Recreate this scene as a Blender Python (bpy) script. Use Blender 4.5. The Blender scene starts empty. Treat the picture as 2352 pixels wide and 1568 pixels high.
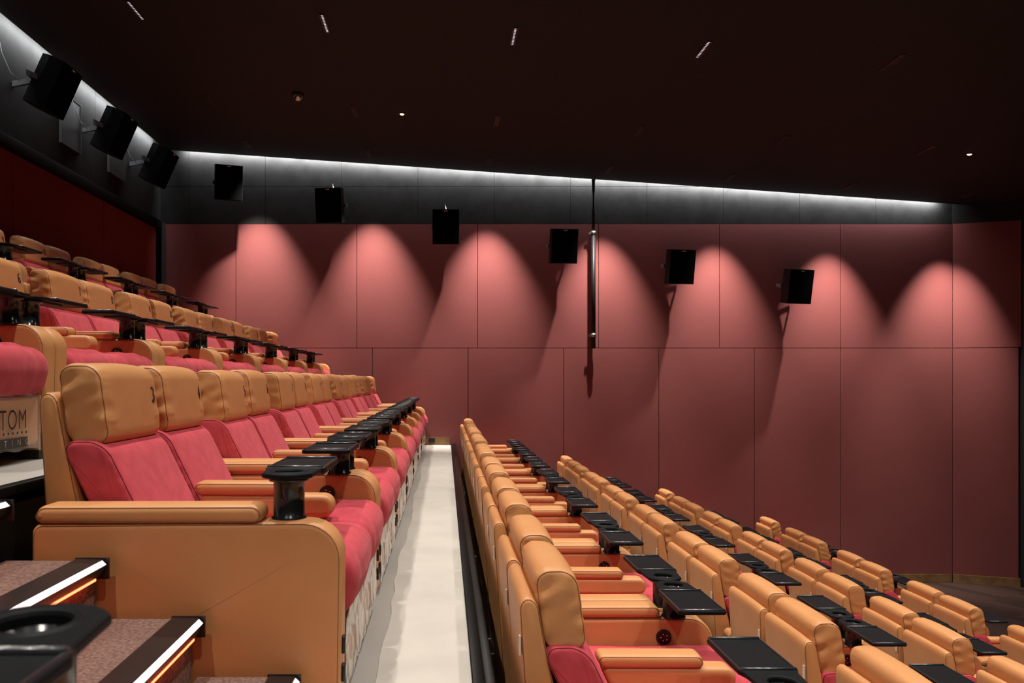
import bpy, bmesh, math, random
from mathutils import Vector, Matrix
from mathutils.bvhtree import BVHTree
random.seed(7)
PI = math.pi
SC = bpy.context.scene
COL = SC.collection

# ------------------------------------------------------------------ camera, world, exposure
F_PX = 1876.0
HC = 1.095
cam_d = bpy.data.cameras.new('camera')
cam = bpy.data.objects.new('camera', cam_d); COL.objects.link(cam)
cam.location = (0, 0, HC); cam.rotation_euler = (PI / 2, 0, 0)
cam_d.sensor_width = 36; cam_d.lens = F_PX / 2352 * 36
cam_d.shift_x = 154 / 2352; cam_d.shift_y = 88 / 2352
cam_d.clip_start = 0.05; cam_d.clip_end = 100
cam_d.dof.use_dof = True; cam_d.dof.focus_distance = 5.0; cam_d.dof.aperture_fstop = 5.6
SC.camera = cam
w = bpy.data.worlds.new('world'); SC.world = w; w.use_nodes = True
w.node_tree.nodes['Background'].inputs[0].default_value = (1.0, .50, .36, 1)
w.node_tree.nodes['Background'].inputs[1].default_value = 0.04
SC.view_settings.view_transform = 'Standard'; SC.view_settings.look = 'None'
SC.view_settings.gamma = 1; SC.view_settings.use_curve_mapping = False
SC.view_settings.exposure = 0.0

W_WALL = 1220.0     # wall washer spots
W_SEAT = 285.0     # seat downlights
COVE = 32.0        # cove watts per metre

def ceil_z(x): return 4.59 - .0687 * x
def light(name, kind, loc, energy, col, rot=(0, 0, 0), parent=None, **kw):
    d = bpy.data.lights.new(name, kind); d.energy = energy; d.color = col
    for k, v in kw.items(): setattr(d, k, v)
    o = bpy.data.objects.new(name, d); COL.objects.link(o)
    o.location = loc; o.rotation_euler = rot
    if parent is not None: o.parent = parent
    return o

WALL_Y = 13.70; EDGE_Y = 13.55; REAR_X = -4.76; EDGE_X = -4.62
# cove strips lying on the back of the suspended ceiling, washing the wall tops
a = math.atan(.0687)
L = 12.6
xm = (-4.35 + 8.22) / 2
light('cove_light_far', 'AREA', (xm, 13.582, ceil_z(xm) + .06), COVE * L, (.93, .96, 1), (math.radians(72), a, 0),
      shape='RECTANGLE', size=L, size_y=.03)
light('cove_light_rear', 'AREA', (-4.65, 4.9, ceil_z(-4.69) + .06), COVE * .58 * 16.6, (.93, .96, 1), (math.radians(72), 0, PI / 2),
      shape='RECTANGLE', size=16.8, size_y=.03)

# ------------------------------------------------------------------ materials
def mat(name, col, rough=.5, metal=0, spec=.5, bump=None, var=None, sheen=0, emit=None, alpha=None, coat=0):
    m = bpy.data.materials.new(name); m.use_nodes = True
    nt = m.node_tree; b = nt.nodes['Principled BSDF']
    b.inputs['Base Color'].default_value = (*col, 1); b.inputs['Roughness'].default_value = rough
    b.inputs['Metallic'].default_value = metal; b.inputs['Specular IOR Level'].default_value = spec
    if coat: b.inputs['Coat Weight'].default_value = coat; b.inputs['Coat Roughness'].default_value = .12
    if sheen:
        b.inputs['Sheen Weight'].default_value = sheen; b.inputs['Sheen Roughness'].default_value = .5
        b.inputs['Sheen Tint'].default_value = (1, .6, .62, 1)
    if emit: b.inputs['Emission Color'].default_value = (*emit[0], 1); b.inputs['Emission Strength'].default_value = emit[1]
    if alpha is not None: b.inputs['Alpha'].default_value = alpha
    tc = nt.nodes.new('ShaderNodeTexCoord')
    if bump:
        for i, (scale, stren, dist) in enumerate([bump] if not isinstance(bump[0], tuple) else bump):
            n = nt.nodes.new('ShaderNodeTexNoise'); n.inputs['Scale'].default_value = scale; n.inputs['Detail'].default_value = 4
            nt.links.new(tc.outputs['Object'], n.inputs['Vector'])
            bp = nt.nodes.new('ShaderNodeBump'); bp.inputs['Strength'].default_value = stren; bp.inputs['Distance'].default_value = dist
            nt.links.new(n.outputs['Fac'], bp.inputs['Height'])
            if i: nt.links.new(prev.outputs['Normal'], bp.inputs['Normal'])
            prev = bp
        nt.links.new(prev.outputs['Normal'], b.inputs['Normal'])
    if var:
        scale, c2, lo, hi = var
        n = nt.nodes.new('ShaderNodeTexNoise'); n.inputs['Scale'].default_value = scale; n.inputs['Detail'].default_value = 5
        nt.links.new(tc.outputs['Object'], n.inputs['Vector'])
        r = nt.nodes.new('ShaderNodeMapRange'); r.inputs['From Min'].default_value = lo; r.inputs['From Max'].default_value = hi
        nt.links.new(n.outputs['Fac'], r.inputs['Value'])
        mx = nt.nodes.new('ShaderNodeMix'); mx.data_type = 'RGBA'
        mx.inputs['A'].default_value = (*col, 1); mx.inputs['B'].default_value = (*c2, 1)
        nt.links.new(r.outputs['Result'], mx.inputs['Factor']); nt.links.new(mx.outputs['Result'], b.inputs['Base Color'])
    return m
M = {}
M['leather'] = mat('tan_leather', (.64, .303, .116), .46, bump=((420, .12, .002), (9, .22, .012)), var=(3, (.58, .262, .095), .35, .7))
M['seam'] = mat('leather_seam', (.24, .095, .03), .7)
M['fabric'] = mat('red_fabric', (.60, .076, .102), .9, spec=.2, bump=((900, .25, .001), (14, .2, .01)), var=(16, (.53, .060, .083), .42, .62), sheen=.15)
M['black'] = mat('black_gloss_plastic', (.008, .009, .011), .2, spec=.5)
M['tray'] = mat('black_tray_laminate', (.006, .0075, .009), .5, spec=.12, bump=(600, .06, .001))
M['traylow'] = mat('tray_edge_plastic', (.016, .020, .026), .33, spec=1.0, coat=.6)
M['steel'] = mat('dark_metal', (.25, .23, .2), .35, 1)
M['redseam'] = mat('red_seam', (.14, .012, .018), .8)
M['foot'] = mat('black_foot', (.012, .011, .01), .6)
M['tag'] = mat('white_tag', (.75, .62, .5), .6)
M['ink'] = mat('black_print', (.015, .013, .012), .5)
M['inkgrey'] = mat('pale_print', (.55, .42, .28), .5)
M['redled'] = mat('red_led', (.2, 0, 0), .4, emit=((1, .05, .03), 1.0))
M['wallred'] = mat('red_wall_fabric', (.185, .049, .046), .75, spec=.3, bump=(700, .25, .001), var=(1.2, (.17, .044, .041), .35, .7))
M['wallrear'] = mat('rear_wall_fabric', (.16, .022, .018), .85, spec=.15, bump=(700, .2, .001))
M['gap'] = mat('panel_gap', (.004, .003, .003), .9)
M['wallblack'] = mat('black_acoustic_wall', (.020, .0195, .0185), .85, spec=.1, bump=((60, .3, .004), (300, .2, .001)), var=(5, (.015, .0145, .0135), .4, .65))
M['wood'] = mat('oak_trim', (.22, .12, .045), .5, bump=(40, .1, .002), var=(6, (.15, .08, .028), .4, .6))
M['floor'] = mat('aisle_vinyl', (.38, .365, .335), .55, var=(1.4, (.33, .32, .295), .4, .62), bump=(6, .05, .004))
M['paper'] = mat('cream_paper', (.52, .50, .455), .7, var=(3, (.47, .45, .41), .4, .65), bump=(4, .12, .01))
M['kerb'] = mat('black_kerb', (.006, .0055, .005), .4, spec=.15)
M['kerbdull'] = mat('black_ledge', (.004, .004, .004), .7, spec=.1)
M['carpet'] = mat('brown_carpet', (.27, .175, .145), .95, spec=.1, bump=(500, .9, .004), var=(90, (.17, .10, .082), .4, .6))
M['nosing'] = mat('black_nosing', (.007, .005, .005), .45, bump=(80, .2, .002))
M['ledwhite'] = mat('white_led_strip', (.8, .8, .8), .4, emit=((1, .76, .80), 1.1))
M['ledred'] = mat('orange_red_led_strip', (.5, .1, .05), .4, emit=((1, .10, .035), 8.0))
M['spk'] = mat('black_speaker_cabinet', (.004, .004, .005), .6, spec=.2)
M['spkgrille'] = mat('black_speaker_grille', (.0015, .0015, .0015), .9, spec=.02)
M['bracket'] = mat('grey_bracket', (.085, .088, .092), .5)
M['pframe'] = mat('dark_panel_frame', (.05, .05, .052), .4)
M['badge'] = mat('pale_badge', (.8, .5, .4), .35)
M['cable'] = mat('cable', (.3, .3, .3), .4)
M['frame'] = mat('bronze_louvre', (.10, .06, .05), .4, .6)
M['cell'] = mat('led_cell_dim', (.10, .08, .07), .3)
M['celllit'] = mat('led_cell_lit', (.8, .8, .8), .3, emit=((.92, .9, 1), .7))
M['lamp'] = mat('warm_lamp_lens', (.8, .7, .5), .3, emit=((1, .72, .42), 4))
M['chrome'] = mat('chrome', (.5, .45, .4), .2, 1)
M['socket'] = mat('black_socket', (.01, .01, .01), .4)
M['bandm'] = mat('charcoal_band', (.02, .022, .02), .5)

# film: clear creased plastic still on the leather, milky where it folds
m = bpy.data.materials.new('plastic_film'); m.use_nodes = True; nt = m.node_tree
b = nt.nodes['Principled BSDF']; b.inputs['Base Color'].default_value = (.80, .74, .66, 1); b.inputs['Roughness'].default_value = .25
tc = nt.nodes.new('ShaderNodeTexCoord'); n = nt.nodes.new('ShaderNodeTexNoise'); n.inputs['Scale'].default_value = 7; n.inputs['Detail'].default_value = 6
n.inputs['Distortion'].default_value = 1.2
nt.links.new(tc.outputs['Object'], n.inputs['Vector'])
mr = nt.nodes.new('ShaderNodeMapRange'); mr.inputs['From Min'].default_value = .36; mr.inputs['From Max'].default_value = .50
mr.inputs['To Min'].default_value = .35; mr.inputs['To Max'].default_value = .92
nt.links.new(n.outputs['Fac'], mr.inputs['Value']); nt.links.new(mr.outputs['Result'], b.inputs['Alpha'])
bp = nt.nodes.new('ShaderNodeBump'); bp.inputs['Strength'].default_value = .6; bp.inputs['Distance'].default_value = .01
nt.links.new(n.outputs['Fac'], bp.inputs['Height']); nt.links.new(bp.outputs['Normal'], b.inputs['Normal'])
M['film'] = m
M['clearfilm'] = mat('clear_film', (.85, .75, .65), .15, alpha=.22)

# ceiling: dark board with thin joints
m = mat('ceiling_board', (.030, .016, .012), .75, spec=.25); nt = m.node_tree; b = nt.nodes['Principled BSDF']
tc = nt.nodes.new('ShaderNodeTexCoord'); mp = nt.nodes.new('ShaderNodeMapping'); mp.inputs['Rotation'].default_value = (0, 0, 0)
br = nt.nodes.new('ShaderNodeTexBrick'); br.inputs['Scale'].default_value = 1
br.inputs['Color1'].default_value = (.0092, .0072, .0062, 1); br.inputs['Color2'].default_value = (.008, .0063, .0054, 1)
br.inputs['Mortar'].default_value = (.004, .003, .002, 1); br.inputs['Mortar Size'].default_value = .006
br.inputs['Brick Width'].default_value = 1.25; br.inputs['Row Height'].default_value = 2.5; br.offset = 0.0
nt.links.new(tc.outputs['Object'], mp.inputs['Vector']); nt.links.new(mp.outputs['Vector'], br.inputs['Vector'])
nt.links.new(br.outputs['Color'], b.inputs['Base Color']); M['ceiling'] = m
# stage floor: dark planks laid at an angle
m = mat('dark_plank_floor', (.05, .03, .022), .45); nt = m.node_tree; b = nt.nodes['Principled BSDF']
tc = nt.nodes.new('ShaderNodeTexCoord'); mp = nt.nodes.new('ShaderNodeMapping'); mp.inputs['Rotation'].default_value = (0, 0, math.radians(62))
br = nt.nodes.new('ShaderNodeTexBrick'); br.inputs['Scale'].default_value = 1
br.inputs['Color1'].default_value = (.055, .028, .021, 1); br.inputs['Color2'].default_value = (.020, .012, .010, 1)
br.inputs['Mortar'].default_value = (.02, .012, .01, 1); br.inputs['Mortar Size'].default_value = .003
br.inputs['Brick Width'].default_value = 1.3; br.inputs['Row Height'].default_value = .19; br.inputs['Bias'].default_value = 0.0
nt.links.new(tc.outputs['Object'], mp.inputs['Vector']); nt.links.new(mp.outputs['Vector'], br.inputs['Vector'])
nt.links.new(br.outputs['Color'], b.inputs['Base Color']); M['planks'] = m

# ------------------------------------------------------------------ mesh helpers
class MB:
    def __init__(s): s.v = []; s.f = []; s.sm = []
    def add(s, vs, fs, smooth=True):
        o = len(s.v); s.v += [tuple(p) for p in vs]
        for f in fs: s.f.append(tuple(i + o for i in f)); s.sm.append(smooth)
        return o
    def mesh(s, name, m):
        me = bpy.data.meshes.new(name); me.from_pydata(s.v, [], s.f); me.update()
        bm = bmesh.new(); bm.from_mesh(me); bmesh.ops.recalc_face_normals(bm, faces=bm.faces); bm.to_mesh(me); bm.free()
        me.polygons.foreach_set('use_smooth', s.sm); me.materials.append(m) if m else None; me.update(); return me
    def box(s, x0, x1, y0, y1, z0, z1):
        s.add([(x0, y0, z0), (x1, y0, z0), (x1, y1, z0), (x0, y1, z0), (x0, y0, z1), (x1, y0, z1), (x1, y1, z1), (x0, y1, z1)],
              [(0, 3, 2, 1), (4, 5, 6, 7), (0, 1, 5, 4), (1, 2, 6, 5), (2, 3, 7, 6), (3, 0, 4, 7)], False); return s
    def hexa(s, p): s.add(p, [(0, 3, 2, 1), (4, 5, 6, 7), (0, 1, 5, 4), (1, 2, 6, 5), (2, 3, 7, 6), (3, 0, 4, 7)], False); return s
    def rbox(s, c, size, r, n=(6, 6, 6), k=3, warp=None, bulge=(0, 0, 0)):
        vs, fs = rbox_data(c, size, r, n, k, warp, bulge); s.add(vs, fs); return s
    def cyl(s, p0, p1, r0, r1=None, n=20, cap=True):
        r1 = r0 if r1 is None else r1
        p0 = Vector(p0); p1 = Vector(p1); d = (p1 - p0).normalized()
        u = d.orthogonal().normalized(); v = d.cross(u)
        vs = []
        for p, r in ((p0, r0), (p1, r1)):
            for i in range(n):
                t = 2 * PI * i / n; vs.append(p + (u * math.cos(t) + v * math.sin(t)) * r)
        o = s.add(vs, [(i, (i + 1) % n, n + (i + 1) % n, n + i) for i in range(n)])
        if cap:
            s.f.append(tuple(o + i for i in reversed(range(n)))); s.sm.append(False)
            s.f.append(tuple(o + n + i for i in range(n))); s.sm.append(False)
        return s
    def lathe(s, cx, cy, prof, n=28):
        vs = []
        for (r, z) in prof:
            for i in range(n):
                t = 2 * PI * i / n; vs.append((cx + r * math.cos(t), cy + r * math.sin(t), z))
        fs = []
        for j in range(len(prof) - 1):
            for i in range(n):
                fs.append((j * n + i, j * n + (i + 1) % n, (j + 1) * n + (i + 1) % n, (j + 1) * n + i))
        s.add(vs, fs); return s
    def tube(s, pts, r, n=6, closed=False):
        pts = [Vector(p) for p in pts]; N = len(pts); vs = []; pu = None
        for i, p in enumerate(pts):
            if closed: d = pts[(i + 1) % N] - pts[i - 1]
            else: d = pts[min(i + 1, N - 1)] - pts[max(i - 1, 0)]
            d.normalize()
            u = d.orthogonal().normalized() if pu is None else (pu - d * pu.dot(d)).normalized()
            pu = u; v = d.cross(u)
            for j in range(n):
                t = 2 * PI * j / n; vs.append(p + (u * math.cos(t) + v * math.sin(t)) * r)
        fs = []
        for i in range(N if closed else N - 1):
            a_, b_ = i * n, ((i + 1) % N) * n
            for j in range(n): fs.append((a_ + j, a_ + (j + 1) % n, b_ + (j + 1) % n, b_ + j))
        if not closed: fs.append(tuple(reversed(range(n)))); fs.append(tuple((N - 1) * n + j for j in range(n)))
        s.add(vs, fs); return s
    def prism(s, prof, y0, y1, r=.01, k=3):
        """profile (x,z) counter-clockwise, extruded along y, long edges rounded"""
        N = len(prof); P = [Vector(p) for p in prof]
        nr = []
        for i in range(N):
            e1 = (P[i] - P[i - 1]).normalized(); e2 = (P[(i + 1) % N] - P[i]).normalized()
            n1 = Vector((e1.y, -e1.x)); n2 = Vector((e2.y, -e2.x)); m_ = n1 + n2
            nr.append(m_ / max(.5, m_.dot(n1)) if m_.length > 1e-6 else n1)
        rings = []
        rings.append((r + .006, y0))
        for i in range(k + 1):
            t = PI / 2 * i / k; rings.append((r * (1 - math.sin(t)), y0 + r * (1 - math.cos(t))))
        for i in range(k, -1, -1):
            t = PI / 2 * i / k; rings.append((r * (1 - math.sin(t)), y1 - r * (1 - math.cos(t))))
        rings.append((r + .006, y1))
        vs = []
        for off, y in rings:
            for i in range(N): q = P[i] - nr[i] * off; vs.append((q.x, y, q.y))
        fs = []
        for j in range(len(rings) - 1):
            for i in range(N): fs.append((j * N + i, j * N + (i + 1) % N, (j + 1) * N + (i + 1) % N, (j + 1) * N + i))
        o = s.add(vs, fs)
        s.f.append(tuple(o + i for i in range(N))); s.sm.append(False)
        s.f.append(tuple(o + (len(rings) - 1) * N + i for i in reversed(range(N)))); s.sm.append(False)
        return s

def bolster(mb, prof, ctr, h, r, ny, ncap, warp, k=3):
    """closed x-z outline extruded over y in [-h,h]; long edges rounded by r, end caps finely gridded"""
    N = len(prof); P = [Vector(p) for p in prof]; C = Vector(ctr); nr = []
    for i in range(N):
        e = P[(i + 1) % N] - P[i - 1]; nr.append(Vector((e.y, -e.x)).normalized())
    rings = []
    for i in range(1, ncap + 1): rings.append(('s', i / ncap, -h))
    for i in range(1, k + 1): t = PI / 2 * i / k; rings.append(('o', r * (1 - math.sin(t)), -h + r * (1 - math.cos(t))))
    for i in range(1, ny): rings.append(('o', 0, -h + r + 2 * (h - r) * i / ny))
    for i in range(k, 0, -1): t = PI / 2 * i / k; rings.append(('o', r * (1 - math.sin(t)), h - r * (1 - math.cos(t))))
    for i in range(ncap, 0, -1): rings.append(('s', i / ncap, h))
    vs = []
    for md, q, y in rings:
        for i in range(N):
            p = P[i] - nr[i] * (r if md == 's' else q)
            if md == 's': p = C + (p - C) * q
            vs.append(warp(Vector((p.x, y, p.y))))
    n0 = len(vs); vs.append(warp(Vector((C.x, -h, C.y)))); vs.append(warp(Vector((C.x, h, C.y))))
    fs = [(j * N + i, j * N + (i + 1) % N, (j + 1) * N + (i + 1) % N, (j + 1) * N + i) for j in range(len(rings) - 1) for i in range(N)]
    L_ = (len(rings) - 1) * N
    fs += [(n0, (i + 1) % N, i) for i in range(N)] + [(n0 + 1, L_ + i, L_ + (i + 1) % N) for i in range(N)]
    mb.add(vs, fs); return mb
def bol_seam(prof, h, r, warp, m=None):
    N = len(prof); P = [Vector(p) for p in prof]; out = []
    for s_ in (-1, 1):
        pts = []
        for i in range(N):
            e = P[(i + 1) % N] - P[i - 1]; n = Vector((e.y, -e.x)).normalized(); q = P[i] - n * r * .29
            pts.append(warp(Vector((q.x, s_ * (h - r * .29), q.y))))
        out.append(MB().tube(pts, .0016, 5, True).mesh('seam', m))
    return out
def rrect(cx, cz, hx, hz, Rt, Rb, step):
    """rounded rectangle outline with even point spacing, counter-clockwise"""
    c = rprofile([(cx - hx, cz - hz, Rb), (cx + hx, cz - hz, Rb), (cx + hx, cz + hz, Rt), (cx - hx, cz + hz, Rt)], 10)
    c.append(c[0]); d = [0]
    for i in range(len(c) - 1): d.append(d[-1] + (c[i + 1] - c[i]).length)
    n = int(d[-1] / step); out = []; j = 0
    for i in range(n):
        t = d[-1] * i / n
        while d[j + 1] < t: j += 1
        out.append(c[j].lerp(c[j + 1], (t - d[j]) / max(1e-9, d[j + 1] - d[j])))
    return out
def axis_list(h, r, n, k):
    out = [-(h - r) - r * math.tan(PI / 4 * (k - i) / k) for i in range(k)]
    core = [-(h - r) + 2 * (h - r) * i / n for i in range(n + 1)]
    return out + core + [-q for q in reversed(out)]
def rbox_map(p, h, r, c, bulge, warp):
    q = [max(-(h[i] - r), min(h[i] - r, p[i])) for i in range(3)]
    d = Vector([p[i] - q[i] for i in range(3)])
    if d.length > 1e-9: d = d.normalized() * r
    x = [q[i] + d[i] for i in range(3)]
    t = [1 - min(1, abs(x[i] / h[i])) ** 2.2 for i in range(3)]
    sg = [x[i] / h[i] for i in range(3)]
    for i in range(3):
        j, l = (i + 1) % 3, (i + 2) % 3
        x[i] += bulge[i] * sg[i] * t[j] * t[l]
    v = Vector((x[0] + c[0], x[1] + c[1], x[2] + c[2]))
    return warp(v) if warp else v
def rbox_data(c, size, r, n, k, warp, bulge):
    h = [s_ / 2 for s_ in size]; A = [axis_list(h[i], r, n[i], k) for i in range(3)]
    idx = {}; vs = []; fs = []
    def vid(i, j, l):
        if (i, j, l) not in idx:
            idx[(i, j, l)] = len(vs); vs.append(rbox_map((A[0][i], A[1][j], A[2][l]), h, r, c, bulge, warp))
        return idx[(i, j, l)]
    X, Y, Z = len(A[0]) - 1, len(A[1]) - 1, len(A[2]) - 1
    for j in range(Y):
        for l in range(Z):
            fs.append((vid(0, j, l), vid(0, j, l + 1), vid(0, j + 1, l + 1), vid(0, j + 1, l)))
            fs.append((vid(X, j, l), vid(X, j + 1, l), vid(X, j + 1, l + 1), vid(X, j, l + 1)))
    for i in range(X):
        for l in range(Z):
            fs.append((vid(i, 0, l), vid(i + 1, 0, l), vid(i + 1, 0, l + 1), vid(i, 0, l + 1)))
            fs.append((vid(i, Y, l), vid(i, Y, l + 1), vid(i + 1, Y, l + 1), vid(i + 1, Y, l)))
    for i in range(X):
        for j in range(Y):
            fs.append((vid(i, j, 0), vid(i, j + 1, 0), vid(i + 1, j + 1, 0), vid(i + 1, j, 0)))
            fs.append((vid(i, j, Z), vid(i + 1, j, Z), vid(i + 1, j + 1, Z), vid(i, j + 1, Z)))
    return vs, fs
def rbox_seam(c, size, r, n, k, warp, bulge, ypar, out=.0005):
    """closed loop on the rounded box at a constant y (profile in x-z)"""
    h = [s_ / 2 for s_ in size]; A0 = axis_list(h[0], r, n[0], k); A2 = axis_list(h[2], r, n[2], k)
    pts = [(x, A2[0]) for x in A0] + [(A0[-1], z) for z in A2[1:]] + [(x, A2[-1]) for x in reversed(A0[:-1])] + [(A0[0], z) for z in reversed(A2[1:-1])]
    res = []
    for x, z in pts: res.append(rbox_map((x, ypar, z), h, r, c, bulge, warp))
    return res
def pround(x, z, cx, cz, hx, hz, R):
    """squash a box section onto a rounded-rectangle section"""
    u, v = (x - cx) / hx, (z - cz) / hz; rho = max(abs(u), abs(v))
    if rho < 1e-6: return x, z
    bx, bz = u / rho * hx, v / rho * hz
    qx = max(-(hx - R), min(hx - R, bx)); qz = max(-(hz - R), min(hz - R, bz)); dx, dz = bx - qx, bz - qz; l = math.hypot(dx, dz)
    if l > 1e-9: bx, bz = qx + dx / l * R, qz + dz / l * R
    return cx + bx * rho, cz + bz * rho
def rprofile(corners, seg=5):
    """corners: (x,z,radius) counter-clockwise -> rounded outline"""
    out = []; N = len(corners)
    for i in range(N):
        p = Vector(corners[i][:2]); a_ = Vector(corners[i - 1][:2]); b_ = Vector(corners[(i + 1) % N][:2]); r = corners[i][2]
        if r <= 0: out.append(p); continue
        d1 = (a_ - p).normalized(); d2 = (b_ - p).normalized(); ang = d1.angle(d2); t = r / math.tan(ang / 2)
        cc = p + (d1 + d2).normalized() * (r / math.sin(ang / 2))
        s0 = p + d1 * t - cc; s1 = p + d2 * t - cc
        a0 = math.atan2(s0.y, s0.x); a1 = math.atan2(s1.y, s1.x)
        while a1 < a0 - 1e-6: a1 += 2 * PI
        for j in range(seg + 1):
            q = a0 + (a1 - a0) * j / seg; out.append(cc + Vector((math.cos(q), math.sin(q))) * r)
    return out

# ------------------------------------------------------------------ object helpers
def link(name, data, parent=None, loc=(0, 0, 0), label=None, cat=None, group=None, kind=None):
    o = bpy.data.objects.new(name, data); COL.objects.link(o); o.location = loc
    if parent is not None: o.parent = parent
    if label: o['label'] = label
    if cat: o['category'] = cat
    if group: o['group'] = group
    if kind: o['kind'] = kind
    return o
def obj(name, mb, m, parent=None, **kw): return link(name, mb.mesh(name, m), parent, **kw)
def struct(name, mb, m, parent=None, label=None):
    return link(name, mb.mesh(name, m), parent, kind='structure' if parent is None else None, label=label)
def dup(root, loc):
    r = root.copy(); COL.objects.link(r); r.location = loc
    for ch in list(root.children):
        c = ch.copy(); COL.objects.link(c); c.parent = r
        for g in list(ch.children):
            d = g.copy(); COL.objects.link(d); d.parent = c
    return r

# ================================================================== SETTING
PXM = 136.9
def X(px): return (px - 1022) / PXM
def Z(py): return HC + (872 - py) / PXM
Z_RED = Z(515); Z_SEAM = Z(799)
FL = dict(Y=1.465, Z=.715, A=0.0, B=-.686, C=-1.295, D=-1.838, E=-2.293)
X0 = dict(Y=-4.42, Z=-2.735, A=-1.147, B=.458, C=2.05, D=3.66, E=5.30)
NEAR = -4.0
X_BEND = X(2185); BX, BY = 9.43, 13.38

def panels(mb, xs, z0, z1, y, t=.03, g=.005):
    for i in range(len(xs) - 1): mb.box(xs[i] + g, xs[i + 1] - g, y, y + t, z0 + g, z1 - g)
mb = MB(); panels(mb, [REAR_X] + [X(p) for p in (543, 820, 1097, 1374, 1651, 1928, 2185)], Z_SEAM, Z_RED, WALL_Y - .03)
low = [REAR_X] + [X(p) for p in (419, 637, 856, 1075, 1294, 1512, 1731, 1928, 2185)]
panels(mb, low, FL['E'] + .14, Z_SEAM, WALL_Y - .03)
far = struct('wall_far', mb, M['wallred'])
mb = MB().box(REAR_X - .1, X_BEND, WALL_Y, WALL_Y + .15, FL['E'] - .2, 5.2)
struct('wall_far_backing', mb, M['gap'])
mb = MB(); bxs = [REAR_X] + [X(435 + 175 * i) for i in range(10)] + [X_BEND]
panels(mb, bxs, Z_RED, Z(429), WALL_Y - .02, .02, .0025); panels(mb, bxs, Z(429), 5.15, WALL_Y - .02, .02, .0025)
struct('wall_far_upper', mb, M['wallblack'])
# angled wall beside the screen
def slanted(z0, z1, t0, t1, off, th):
    d = Vector((BX - X_BEND, BY - WALL_Y)); n = Vector((d.y, -d.x)).normalized(); 
    if n.y > 0: n = -n
    p0 = Vector((X_BEND, WALL_Y)) + d * t0 + n * off; p1 = Vector((X_BEND, WALL_Y)) + d * t1 + n * off
    q0, q1 = p0 - n * th, p1 - n * th
    return [(p0.x, p0.y, z0), (p1.x, p1.y, z0), (q1.x, q1.y, z0), (q0.x, q0.y, z0), (p0.x, p0.y, z1), (p1.x, p1.y, z1), (q1.x, q1.y, z1), (q0.x, q0.y, z1)]
mb = MB().hexa(slanted(Z_SEAM + .005, Z_RED, .012, 1, .03, .03)).hexa(slanted(FL['E'] + .14, Z_SEAM - .005, .012, .96, .03, .03))
struct('wall_front_angled', mb, M['wallred'])
struct('wall_front_angled_backing', MB().hexa(slanted(FL['E'] - .1, 5.2, 0, 1.1, 0, .1)), M['gap'])
struct('wall_front_angled_upper', MB().hexa(slanted(Z_RED + .005, 5.1, .004, 1, .02, .02)), M['wallblack'])
struct('wall_right', MB().box(BX + .005, BX + .2, NEAR, BY + .05, FL['E'] - .1, 5.2), M['gap'])
# rear wall
mb = MB(); ys = [NEAR, -1.4, 1.2, 3.8, 6.4, 9.0, 11.4, 13.45]
for i in range(len(ys) - 1): mb.box(REAR_X - .03, REAR_X, ys[i] + .004, ys[i + 1] - .004, -.2, 3.60)
struct('wall_left', mb, M['wallrear'])
struct('wall_left_backing', MB().box(REAR_X - .2, REAR_X - .03, NEAR, WALL_Y + .1, -.2, 5.2), M['gap'])
mb = MB(); ys = [NEAR + 2.52 * i for i in range(7)] + [WALL_Y - .02]
for i in range(len(ys) - 1): mb.box(REAR_X - .03, REAR_X, ys[i] + .003, ys[i + 1] - .003, 3.703, 5.2)
struct('wall_left_upper', mb, M['wallblack'])
struct('trim_1', MB().rbox((REAR_X + .05, (NEAR + 13.45) / 2, 3.645), (.10, 13.45 - NEAR, .12), .006, (1, 2, 1), 2), M['kerbdull'])
# ceiling
mb = MB()
def cq(x, y, dz=0): return (x, y, ceil_z(x) + dz)
mb.hexa([cq(EDGE_X, NEAR), cq(9.6, NEAR), cq(9.6, EDGE_Y), cq(EDGE_X, EDGE_Y), cq(EDGE_X, NEAR, .03), cq(9.6, NEAR, .03), cq(9.6, EDGE_Y, .03), cq(EDGE_X, EDGE_Y, .03)])
ce = struct('ceiling', mb, M['ceiling'])
struct('ceiling_slab', MB().box(REAR_X - .2, 9.8, NEAR, WALL_Y + .15, 5.2, 5.35), M['gap'])

# tiers
names = ['Y', 'Z', 'A', 'B', 'C', 'D', 'E']
kerb = {'Z': -2.735 + .0, }
def edge(k): return X0[k] - .285          # riser that row k's backs stand against
edges = {k: edge(k) for k in names}
SY = WALL_Y - .03
fl = MB()
for i, k in enumerate(names):
    x0 = REAR_X if k == 'Y' else edges[k]
    x1 = edges[names[i + 1]] if k != 'E' else 6.75
    z = FL[k]; zb = FL['E'] - .2
    y0 = 2.53 if k == 'Z' else NEAR
    fl.box(x0, x1, y0 if k != 'A' else NEAR, SY, zb, z)
struct('floor', fl, M['floor'])
struct('floor_front', MB().box(6.75, 9.44, NEAR, SY, FL['E'] - .2, FL['E'] - .002), M['planks'])
for n_, k in enumerate(names[1:]):
    ex = edges[k]; up = FL[names[names.index(k) - 1]]; y0 = 2.56 if k == 'A' else 2.4
    mb = MB()
    pr = rprofile([(ex - .075, up - .03, 0), (ex + .006, up - .03, 0), (ex + .006, up + .032, .006), (ex - .03, up + .034, .006), (ex - .038, up + .022, 0), (ex - .075, up + .020, .004)], 2)
    mb.prism(pr, y0, SY, .002, 1)
    mb.box(ex, ex + .006, y0, SY, FL[k], up)
    struct('trim_%d' % (n_ + 2), mb, M['kerb'])
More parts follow.
